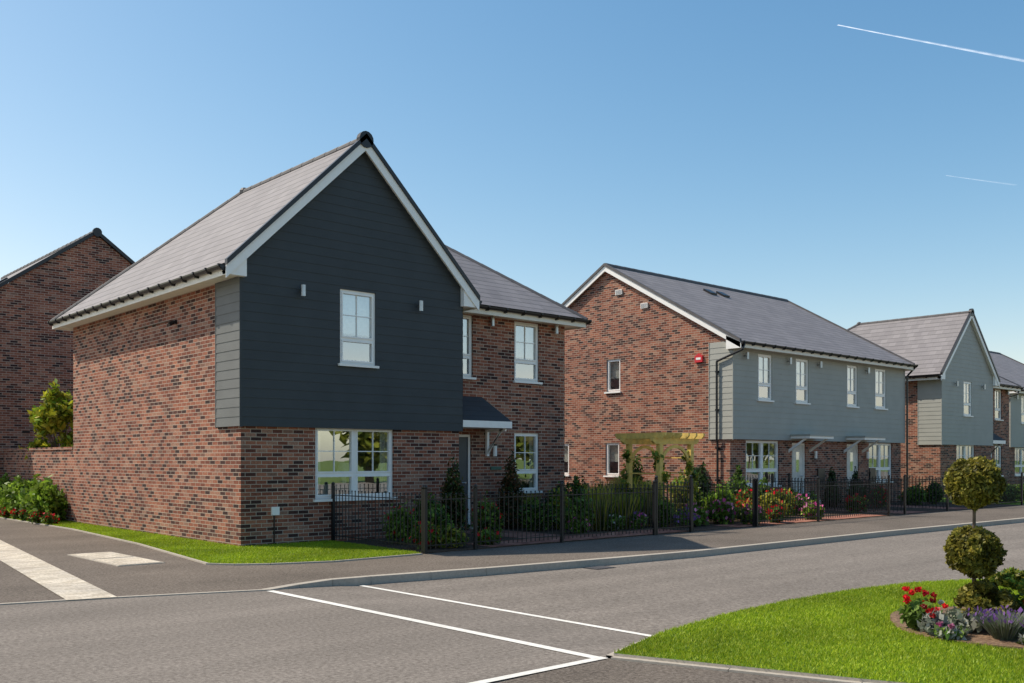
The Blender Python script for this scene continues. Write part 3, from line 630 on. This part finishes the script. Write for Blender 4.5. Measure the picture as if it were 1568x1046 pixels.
def conifer(name,x,y,r,h,cols=DARK,n=2500,size=.05,fl=None):
    b=[(x,y,.1+h*(.15+.7*t),r*(1-.75*t**1.4),r*(1-.75*t**1.4),h*.2) for t in np.linspace(0,1,7)]
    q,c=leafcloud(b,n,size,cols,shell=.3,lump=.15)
    if fl: fq,fc=leafcloud(b,120,.06,fl,shell=.95,lump=.15,aspect=1.1); q=np.concatenate([q,fq]); c=np.concatenate([c,fc])
    q[:,2]=np.maximum(q[:,2],.03)
    return ptmesh(name,q,4,c,origin=(x,y,0.02))
def tree(name,x,y,h,r,cols,n,size,tr=.06,z0=0,crown=.6):
    e=empty(name,(x,y,z0)); mb=MB(); mb.cyl((x,y,z0),(x+.05*r,y,z0+h*.5),tr,M_bark,8,r2=tr*.6)
    b=[]
    for i in range(14):
        t=random.random()*6.28; rr=r*(.2+.5*random.random()); zz=z0+h*(1-crown)+h*crown*(.1+.72*random.random())
        p=(x+rr*math.cos(t),y+rr*math.sin(t),zz); mb.cyl((x+.03*r,y,z0+h*(.3+.2*random.random())),p,tr*.45,M_bark,6,r2=tr*.12)
        s=r*(.26+.2*random.random()); b.append((*p,s,s,s*.85))
    b.append((x,y,z0+h*.86,r*.4,r*.4,h*.13))
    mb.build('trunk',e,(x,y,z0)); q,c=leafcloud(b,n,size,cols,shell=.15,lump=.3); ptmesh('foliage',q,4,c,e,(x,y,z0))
    return e
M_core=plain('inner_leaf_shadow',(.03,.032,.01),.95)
def topiary(x,y,z0,balls,tr=.022):
    e=empty('topiary_tree',(x,y,z0)); mb=MB(); top=max(b[0] for b in balls)
    mb.cyl((x,y,z0),(x+.01,y+.01,top*.5),tr,M_bark,8,r2=tr*.9); mb.cyl((x+.01,y+.01,top*.5),(x,y,top),tr*.9,M_bark,8,r2=tr*.6)
    mb.build('trunk',e,(x,y,z0))
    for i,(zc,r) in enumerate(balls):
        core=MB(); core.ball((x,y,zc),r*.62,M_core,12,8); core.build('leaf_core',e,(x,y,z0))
        bl=[(x,y,zc,r*.9,r*.9,r*.86)]
        for k in range(60):
            d=V((random.gauss(0,1),random.gauss(0,1),random.gauss(0,1))).normalized(); bl.append((x+d.x*r*.86,y+d.y*r*.86,zc+d.z*r*.82,r*.19,r*.19,r*.17))
        q,c=leafcloud(bl[:1],4500,.028,TOP,shell=.75,lump=.06,aspect=1.7); q2,c2=leafcloud(bl[1:],5500,.028,TOP,shell=.2,lump=.1,aspect=1.7)
        ptmesh('clipped_ball',np.concatenate([q,q2]),4,np.concatenate([c,c2*1.1]),e,(x,y,z0))
topiary(9.53,3.94,.06,[(1.45,.265),(.79,.265)])
def boxball(x,y,z,r,cols):
    bl=[]
    for k in range(60):
        d=V((random.gauss(0,1),random.gauss(0,1),random.gauss(0,1))).normalized(); bl.append((x+d.x*r*.8,y+d.y*r*.8,z+d.z*r*.75,r*.22,r*.22,r*.2))
    q,c=leafcloud(bl,6500,.03,cols,shell=.2,lump=.1); q[:,2]=np.maximum(q[:,2],.066); ptmesh('box_shrub',q,4,c,origin=(x,y,.06))
boxball(9.5,3.82,.27,.28,TOP); boxball(10.05,3.78,.32,.3,YEL+GREEN); boxball(10.4,3.0,.3,.3,TOP)
def tuft(name,x,y,r,h,cols,n=500,w=.012,z0=.06,lean=.6,tips=None):
    a=rng.random(n)*6.283; rr=r*.35*rng.random(n)**.5; base=np.stack([x+rr*np.cos(a),y+rr*np.sin(a),np.full(n,z0)],1)
    ln=h*(.6+.4*rng.random(n)); out=lean*ln*rng.random(n)**.8*r/h*1.6
    tip=base+np.stack([out*np.cos(a),out*np.sin(a),ln],1)
    rot=rng.random(n)*3.14; s=np.stack([np.cos(rot),np.sin(rot),0*rot],1)*w*.5
    mid=(base+tip)/2+np.stack([0*a,0*a,ln*.12],1)
    q=np.stack([base-s,mid-s,tip,mid+s],1).reshape(-1,3)
    cc=np.array(cols)[rng.integers(0,len(cols),n)]*(.6+.8*rng.random(n))[:,None]
    if tips:
        k=n//9; p=tip[:k]; aa=rng.normal(size=(k,3))*.009; bb=rng.normal(size=(k,3))*.009; bb[:,2]+=.016
        q2=np.stack([p-aa,p-bb,p+aa,p+bb],1).reshape(-1,3); q=np.concatenate([q,q2]); cc=np.concatenate([cc,np.array(tips)[rng.integers(0,len(tips),k)]*np.ones((k,3))])
    return ptmesh(name,q,4,cc,origin=(x,y,z0))
tuft('lavender_plant',9.1,3.5,.27,.26,LAV,1500,.010,tips=PUR)
def flowers(name,x,y,r,h,fl,n=24,ls=GREEN):
    q,c=leafcloud([(x,y,.06+h*.4,r,r,h*.4)],450,.05,ls,shell=.1,lump=.15)
    P=[q];C=[c]
    for i in range(n):
        a=random.random()*6.28; rr=r*random.random()**.5; cz=.06+h*(.7+.4*random.random()); 
        fq,fc=leafcloud([(x+rr*math.cos(a),y+rr*math.sin(a),cz,.028,.028,.022)],26,.026,fl,shell=.4,lump=.05,aspect=1.2); P.append(fq);C.append(fc)
    q=np.concatenate(P); q[:,2]=np.maximum(q[:,2],.06)
    return ptmesh(name,q,4,np.concatenate(C),origin=(x,y,.06))
flowers('red_flowers',9.0,4.22,.17,.36,RED,13); flowers('red_flowers',8.83,4.0,.12,.26,RED,6,SILV)
flowers('silver_foliage_plant',9.2,3.95,.2,.24,WHT,2,[(.3,.32,.24),(.42,.42,.34),(.2,.24,.16)]); flowers('silver_foliage_plant',8.78,3.85,.12,.13,PINK,3,SILV+GREEN)
flowers('red_flowers',9.75,3.4,.16,.36,RED,12); flowers('red_flowers',9.3,3.05,.12,.2,RED,5); flowers('silver_foliage_plant',8.98,3.2,.11,.11,WHT,3,SILV+GREEN)
tuft('lavender_plant',9.6,2.95,.2,.2,LAV,800,.01,tips=PUR)
for i in range(7): 
    a=random.uniform(2.6,4.6); tuft('low_grass_plant',cx+1.05*math.cos(a),cy+1.05*math.sin(a),.09,.1,GREEN+SILV,160,.01)

# grass blades
def inpoly(p,poly):
    r=np.zeros(len(p),bool); n=len(poly)
    for i in range(n):
        x1,y1=poly[i];x2,y2=poly[(i+1)%n]
        if y1==y2: continue
        m=((y1>p[:,1])!=(y2>p[:,1]))&(p[:,0]<(x2-x1)*(p[:,1]-y1)/(y2-y1)+x1); r^=m
    return r
def blades(name,poly,dens,h,z0,w=.006,hole=None,clip=None):
    P=np.array(poly); lo=P.min(0);hi=P.max(0)
    if clip: lo=np.maximum(lo,clip[0]);hi=np.minimum(hi,clip[1])
    n=int(dens*(hi-lo).prod()); p=lo+rng.random((n,2))*(hi-lo); p=p[inpoly(p,poly)]
    if hole: p=p[np.hypot(p[:,0]-hole[0],p[:,1]-hole[1])>hole[2]]
    n=len(p); a=rng.random(n)*6.283; s=np.stack([np.cos(a),np.sin(a),0*a],1)*w*.5; b=np.concatenate([p,np.full((n,1),z0)],1)
    hh=h*(.5+.7*rng.random(n)); t=b+np.stack([rng.normal(size=n)*h*.5,rng.normal(size=n)*h*.5,hh],1)
    q=np.stack([b-s,b+s,t],1).reshape(-1,3)
    cols=np.array([(.24,.36,.012),(.33,.45,.018),(.44,.52,.035)]); pat=.90+.16*np.sin(p[:,0]*1.3+np.sin(p[:,1]*1.1)*2)*np.cos(p[:,1]*1.7)+.06*np.sin(p[:,0]*5+3*np.sin(p[:,1]*3))
    c=cols[rng.integers(0,3,n)]*(.75+.5*rng.random(n))[:,None]*pat[:,None]
    ptmesh(name,q,3,c,origin=(*lo,z0))
blades('grass',VE,5200,.03,.045,w=.010,hole=(cx,cy,cr-.02),clip=((6,-1),(15,7)))
blades('grass',LAWN,3500,.035,.03,w=.013)

HED=[(.2,.32,.03),(.28,.4,.05),(.13,.23,.02)]
for i,(y,h) in enumerate(((26.9,1.0),(27.9,1.1),(29,1.15),(30.2,1.1),(31.4,1.1))): shrub('hedge_shrub',7.93,y,.5,h,cols=HED,n=2200,size=.09,ry=.7)
for y in (25.9,26.6,27.3,28.0,28.8,29.6,30.5): shrub('red_flowers',7.62,y,.22,.28,n=350,size=.06,fl=RED,nf=30,fs=.06,k=2)
tree('garden_tree',9.0,30.0,3.85,.95,[(.40,.42,.03),(.24,.36,.03),(.48,.44,.04)],4200,.12,tr=.05,crown=.75)
# house 1 front garden
shrub('rose_bush',10.95,15.6,.4,.75,n=1500,size=.05,fl=RED,nf=14)
shrub('rose_bush',10.75,14.4,.35,.5,n=1000,size=.05,fl=RED,nf=26)
shrub('garden_shrub',11.25,14.35,.42,.42,cols=YEL+GREEN,n=1400,size=.05)
shrub('garden_shrub',11.75,15.3,.42,.7,cols=DARK+GREEN,n=1500)
shrub('garden_shrub',12.2,16.2,.4,.9,cols=DARK+GREEN,n=1500)
conifer('conifer',12.95,16.3,.36,1.7,cols=DARK+[(.12,.14,.03),(.16,.08,.03)])
shrub('rose_bush',12.9,15.1,.42,.85,cols=GREEN+DARK,n=1600,size=.055,fl=RED,nf=22)
shrub('garden_shrub',12.2,14.2,.3,.3,cols=GREEN,n=700,fl=RED,nf=16)
conifer('conifer',15.35,17.1,.4,1.8,cols=DARK+[(.14,.08,.03),(.2,.1,.04)])
shrub('garden_shrub',15.4,16.2,.42,.75,cols=DARK+GREEN,n=1500)
for x,y,h,cc in ((15.6,15.2,.85,GREEN),(16.2,16.3,1.0,YEL+GREEN),(16.5,15.3,.8,DARK+YEL),(17.0,16.5,1.2,GREEN+DARK),(17.3,15.3,.9,YEL+DARK),(17.6,16.4,1.0,DARK+GREEN),(18.6,15.2,.7,GREEN),(18.3,16.6,1.2,YEL+DARK),(17.0,17.2,1.1,DARK),(15.9,17.2,.9,DARK+YEL),(16.9,15.7,1.1,YEL),(17.9,15.6,.9,YEL+GREEN),(18.5,15.5,1.2,YEL),(19.3,17.0,1.3,GREEN+YEL)):
    tuft('ornamental_grass',x,y,.5,h,cc+[(.35,.28,.13)],700,.022,z0=.02,lean=.4) if (int(x*10)%2) else shrub('garden_shrub',x,y,.42,h,cols=cc,n=1500,size=.06)
shrub('garden_shrub',15.5,14.95,.25,.35,cols=GREEN,n=600,fl=PINK,nf=16); shrub('garden_shrub',16.6,14.95,.3,.4,cols=GREEN,n=600,fl=WHT,nf=16)
shrub('flowering_shrub',17.5,14.95,.3,.4,cols=GREEN,n=600,fl=PUR+PINK,nf=30)
for x,y,r,h,cc,fl in ((19.0,14.7,.35,.4,GREEN,PUR),(19.6,14.9,.4,.5,GREEN,PINK),(20.6,14.8,.45,.6,GREEN,PINK),(21.3,15.4,.5,.95,HED,None),(21.9,14.9,.4,.55,YEL,RED),(21.0,14.2,.35,.45,GREEN,PINK),
    (22.6,15.5,.5,.8,GREEN,RED),(23.2,16.3,.6,1.1,DARK+GREEN,None),(21.6,16.8,.55,1.3,GREEN+YEL,None),(22.3,16.9,.5,1.5,DARK,None),(24.0,15.3,.5,.8,YEL+GREEN,RED),(24.6,16.4,.45,1.0,GREEN,None),(25.4,15.6,.5,.6,GREEN,PINK),
    (23.0,14.9,.4,.7,YEL,None),(22.0,14.2,.3,.4,GREEN,RED),(23.9,14.3,.35,.45,HED,PINK),(26.3,16.4,.5,.7,DARK+GREEN,None),(27.4,16.6,.5,.6,GREEN,WHT),(28.0,15.2,.4,.5,GREEN,RED),(30.7,16.5,.5,.8,DARK,None),(31.5,16.2,.45,.7,GREEN,RED),(34.3,16.4,.5,.7,GREEN,None),(35.5,16.2,.5,.8,DARK+GREEN,None),(36.6,15.2,.6,.7,GREEN,None),
    (38.5,14.8,.7,.6,DARK+GREEN,None),(40.1,15.0,.7,.7,GREEN,None),(41.5,14.9,.8,.7,DARK+GREEN,None),(43,15.3,.8,.6,GREEN,WHT),(45,15,.8,.7,DARK+GREEN,None),(47,15,.8,.8,GREEN,None),(49,15,.9,.8,DARK+GREEN,None),(51,15.5,.9,.9,GREEN,None),(54,15.5,1,1,DARK+GREEN,None),
    (24.75,19.2,.3,.8,GREEN,None),(24.6,20.6,.35,.9,DARK+GREEN,None)):
    shrub('flowering_shrub' if fl else 'garden_shrub',x,y,r,h,cols=cc,n=1400,size=.075,fl=fl,nf=60,fs=.10)
conifer('conifer',20.0,17.2,.38,1.8,cols=DARK+GREEN); conifer('conifer',24.7,17.2,.3,1.5,cols=DARK+GREEN); conifer('conifer',30.3,17.3,.28,1.3,cols=DARK)
conifer('conifer',31.9,17.3,.28,1.3,cols=DARK)
# pergola
px0,px1,py0,py1=18.85,20.2,15.5,16.5
e=empty('garden_pergola',(px0,py0,0)); mb=MB(); PX=(px0+.05,px1-.05)
for x in PX:
    for y in (py0,py1): mb.box(x-.06,x+.06,y-.06,y+.06,0,2.06,M_wood)
for y in (py0,py1):
    mb.prism([(px0-.15,y-.04,2.06),(px1+.15,y-.04,2.06),(px1+.25,y-.04,2.13),(px1+.25,y-.04,2.22),(px0-.25,y-.04,2.22),(px0-.25,y-.04,2.13)],(0,.08,0),M_wood)
for i in range(6):
    x=px0-.1+(px1-px0+.2)*i/5; mb.prism([(x-.03,py0-.25,2.2),(x-.03,py0-.32,2.27),(x-.03,py0-.32,2.34),(x-.03,py1+.32,2.34),(x-.03,py1+.32,2.27),(x-.03,py1+.25,2.2)],(.06,0,0),M_wood)
for y in (py0-.02,py1-.02):
    for xa,xb in zip(PX,PX[1:]):
        n=12; c0=(xa+xb)/2; rx=(xb-xa)/2-.03
        for k in range(n):
            t0=math.pi*k/n; t1=math.pi*(k+1)/n
            o=[(c0-rx*math.cos(t),1.5+.54*math.sin(t)) for t in (t0,t1)]; ii=[(c0-(rx-.08)*math.cos(t),1.5+.46*math.sin(t)) for t in (t1,t0)]
            mb.prism([(u,y,v) for u,v in o+ii],(0,.045,0),M_wood)
for x in PX:
    for k in range(4): mb.box(x-.015,x+.015,py0+.06,py1-.06,.5+k*.4,.53+k*.4,M_wood)
mb.build('frame',e,(px0,py0,0))
bl=[]
for x in PX:
    for y in (py0,py1):
        for k in range(7): bl.append((x+random.uniform(-.12,.12),y+random.uniform(-.1,.1),.25+k*.25,.12+.05*random.random(),.13,.17))
q,c=leafcloud(bl,2000,.07,YEL+GREEN,shell=.1,lump=.3); ptmesh('climbing_plant',q,4,c,e,(px0,py0,0))

# railings
def railing(name,x0,y0,x1,y1,h=1.05,posts=(),tall=False):
    mb=MB(); a=V((x0,y0,0));b=V((x1,y1,0)); L=(b-a).length; d=(b-a)/L; nn=V((-d.y,d.x,0))
    n=int(L/.115)
    for zz in (.14,h-.1): mb.prism([a+Z*zz-nn*.018,b+Z*zz-nn*.018,b+Z*zz+nn*.018,a+Z*zz+nn*.018],Z*.016,M_iron)
    for i in range(1,n):
        p=a+d*(L*i/n); mb.cyl(p+Z*.08,p+Z*h,.009,M_iron,5); mb.ball(p+Z*h,.017,M_iron,6,4)
    for t in (0,*posts,L):
        p=a+d*t; mb.box(p.x-.028,p.x+.028,p.y-.028,p.y+.028,0,h+.1,M_iron); mb.ball(p+Z*(h+.13),.04,M_iron,8,5)
    return mb.build(name,None,(x0,y0,0))
railing('iron_railing',10.32,16.85,10.28,13.78); railing('iron_railing',10.28,13.72,16.55,13.72,posts=(1.15,3.4))
railing('iron_gate',16.62,13.72,17.85,13.72,h=1.15); railing('iron_railing',17.92,13.75,17.95,17.5)
railing('iron_railing',20.4,13.75,20.4,17.5,posts=()) ; railing('iron_railing',20.45,13.7,27.2,13.7,posts=(2.85,)); railing('iron_railing',27.3,13.75,27.3,17.7)
railing('iron_railing',28.3,13.75,28.3,17.7); railing('iron_railing',31.2,13.75,31.2,17.7)
railing('iron_railing',33.7,13.75,33.7,17.7); railing('iron_railing',33.75,13.7,37.2,13.7)

# trees across the street, behind the viewpoint (seen in the window reflections)
def treemass(name,spots,n,size):
    bl=[]; mb=MB()
    for x,y,h,r in spots:
        mb.cyl((x,y,-.16),(x,y,h*.6),.25,M_bark,7,r2=.12)
        for k in range(9):
            t=random.random()*6.28; rr=r*.6*random.random(); s=r*random.uniform(.35,.55)
            bl.append((x+rr*math.cos(t),y+rr*math.sin(t),h*random.uniform(.35,.85),s,s,s*.8))
    e=empty(name,(spots[0][0],spots[0][1],0)); mb.build('trunks',e,tuple(e.location)); q,c=leafcloud(bl,n,size,[(.2,.24,.03),(.28,.3,.04),(.12,.17,.03)],shell=.1,lump=.3); q[:,2]=np.maximum(q[:,2],-.1); ptmesh('foliage',q,4,c,e,tuple(e.location))
treemass('distant_trees',[(x+random.uniform(-2,2),-30+random.uniform(-5,5),random.uniform(5,9),random.uniform(2.8,4.2)) for x in range(8,110,6)],26000,.5)
treemass('distant_trees',[(x+random.uniform(-2,2),95+random.uniform(-5,5),random.uniform(5,7),random.uniform(3,4)) for x in range(-40,150,8)],14000,.6)

# contrails
def contrail(a,b,w,alt,dens):
    m,nt,bb=newmat('contrail_vapour'); nt.nodes.remove(bb); o=[n for n in nt.nodes if n.type=='OUTPUT_MATERIAL'][0]
    uv=N(nt,'ShaderNodeTexCoord'); sx=N(nt,'ShaderNodeSeparateXYZ'); nt.links.new(uv.outputs['UV'],sx.inputs[0])
    n=N(nt,'ShaderNodeTexNoise'); n.inputs['Scale'].default_value=.03; n.inputs['Detail'].default_value=6; nt.links.new(uv.outputs['Object'],n.inputs['Vector'])
    v=math_(nt,'MULTIPLY',math_(nt,'MULTIPLY',sx.outputs['Y'],math_(nt,'SUBTRACT',1.0,sx.outputs['Y'])),4.0)
    fade=math_(nt,'SUBTRACT',1.0,math_(nt,'MULTIPLY',sx.outputs['X'],.75))
    al=math_(nt,'MULTIPLY',math_(nt,'MULTIPLY',math_(nt,'MULTIPLY',math_(nt,'POWER',v,1.6),fade),math_(nt,'MULTIPLY',n.outputs['Fac'],1.7)),dens); al.node.use_clamp=True
    t=N(nt,'ShaderNodeBsdfTransparent'); tr=N(nt,'ShaderNodeBsdfTranslucent'); tr.inputs[0].default_value=(.8,.85,.9,1)
    x=N(nt,'ShaderNodeMixShader'); nt.links.new(al,x.inputs[0]); nt.links.new(t.outputs[0],x.inputs[1]); nt.links.new(tr.outputs[0],x.inputs[2]); nt.links.new(x.outputs[0],o.inputs[0])
    A=V((*a,alt));Bv=V((*b,alt)); d=(Bv-A).normalized(); nn=V((-d.y,d.x,0))*w/2
    me=bpy.data.meshes.new('contrail'); me.from_pydata([A-nn*.3,Bv-nn,Bv+nn,A+nn*.3],[],[(0,1,2,3)]); u=me.uv_layers.new(name='UVMap'); u.data.foreach_set('uv',[0,0,1,0,1,1,0,1]); me.materials.append(m)
    ob=bpy.data.objects.new('contrail',me); scene.collection.objects.link(ob)
def W(D,L): return (.6687*D+.7435*L,.7435*D-.6687*L)
contrail(W(2000,674),W(2230,1290),18,900,.95)
contrail(W(2550,1145),W(2640,1378),15,750,.45)

# ---------------------------------------------------------------- light & camera
sd=V((-.47,.69,1)).normalized(); el=math.asin(sd.z); rot=math.atan2(sd.x,sd.y)
w=bpy.data.worlds.new('World'); scene.world=w; w.use_nodes=True; nt=w.node_tree; bg=nt.nodes['Background']
sky=nt.nodes.new('ShaderNodeTexSky'); sky.sky_type='NISHITA'; sky.sun_disc=False; sky.sun_elevation=el; sky.sun_rotation=rot%(2*math.pi)
sky.air_density=1.0; sky.dust_density=.8; sky.ozone_density=1.5; sky.altitude=0
S=.13
sc=nt.nodes.new('ShaderNodeSeparateColor'); nt.links.new(sky.outputs[0],sc.inputs[0]); cc=nt.nodes.new('ShaderNodeCombineColor')
def chan(o,g,A): return math_(nt,'MULTIPLY',math_(nt,'POWER',math_(nt,'MULTIPLY',o,S),g),A/S)
gG=chan(sc.outputs[1],1.08,1.36)
gR=math_(nt,'MINIMUM',chan(sc.outputs[0],1.5,2.05),math_(nt,'MULTIPLY',gG,1.02))
gB=chan(sc.outputs[2],.85,1.14)
nt.links.new(gR,cc.inputs[0]); nt.links.new(gG,cc.inputs[1]); nt.links.new(gB,cc.inputs[2])
nt.links.new(cc.outputs[0],bg.inputs[0]); bg.inputs[1].default_value=S
l=bpy.data.lights.new('sun','SUN'); l.energy=5.0; l.angle=math.radians(.5); l.color=(1,.90,.76)
lo=bpy.data.objects.new('sun',l); scene.collection.objects.link(lo); lo.rotation_euler=sd.to_track_quat('Z','Y').to_euler(); lo.location=(0,0,30)
cam=bpy.data.cameras.new('camera'); co=bpy.data.objects.new('camera',cam); scene.collection.objects.link(co); scene.camera=co
co.location=(0,0,1.68); co.rotation_euler=(math.radians(90),0,-math.atan2(.6687,.7435))
cam.sensor_width=36; cam.lens=36*1480/1568; cam.shift_y=(703-523)/1568; cam.clip_end=8000; cam.clip_start=.1
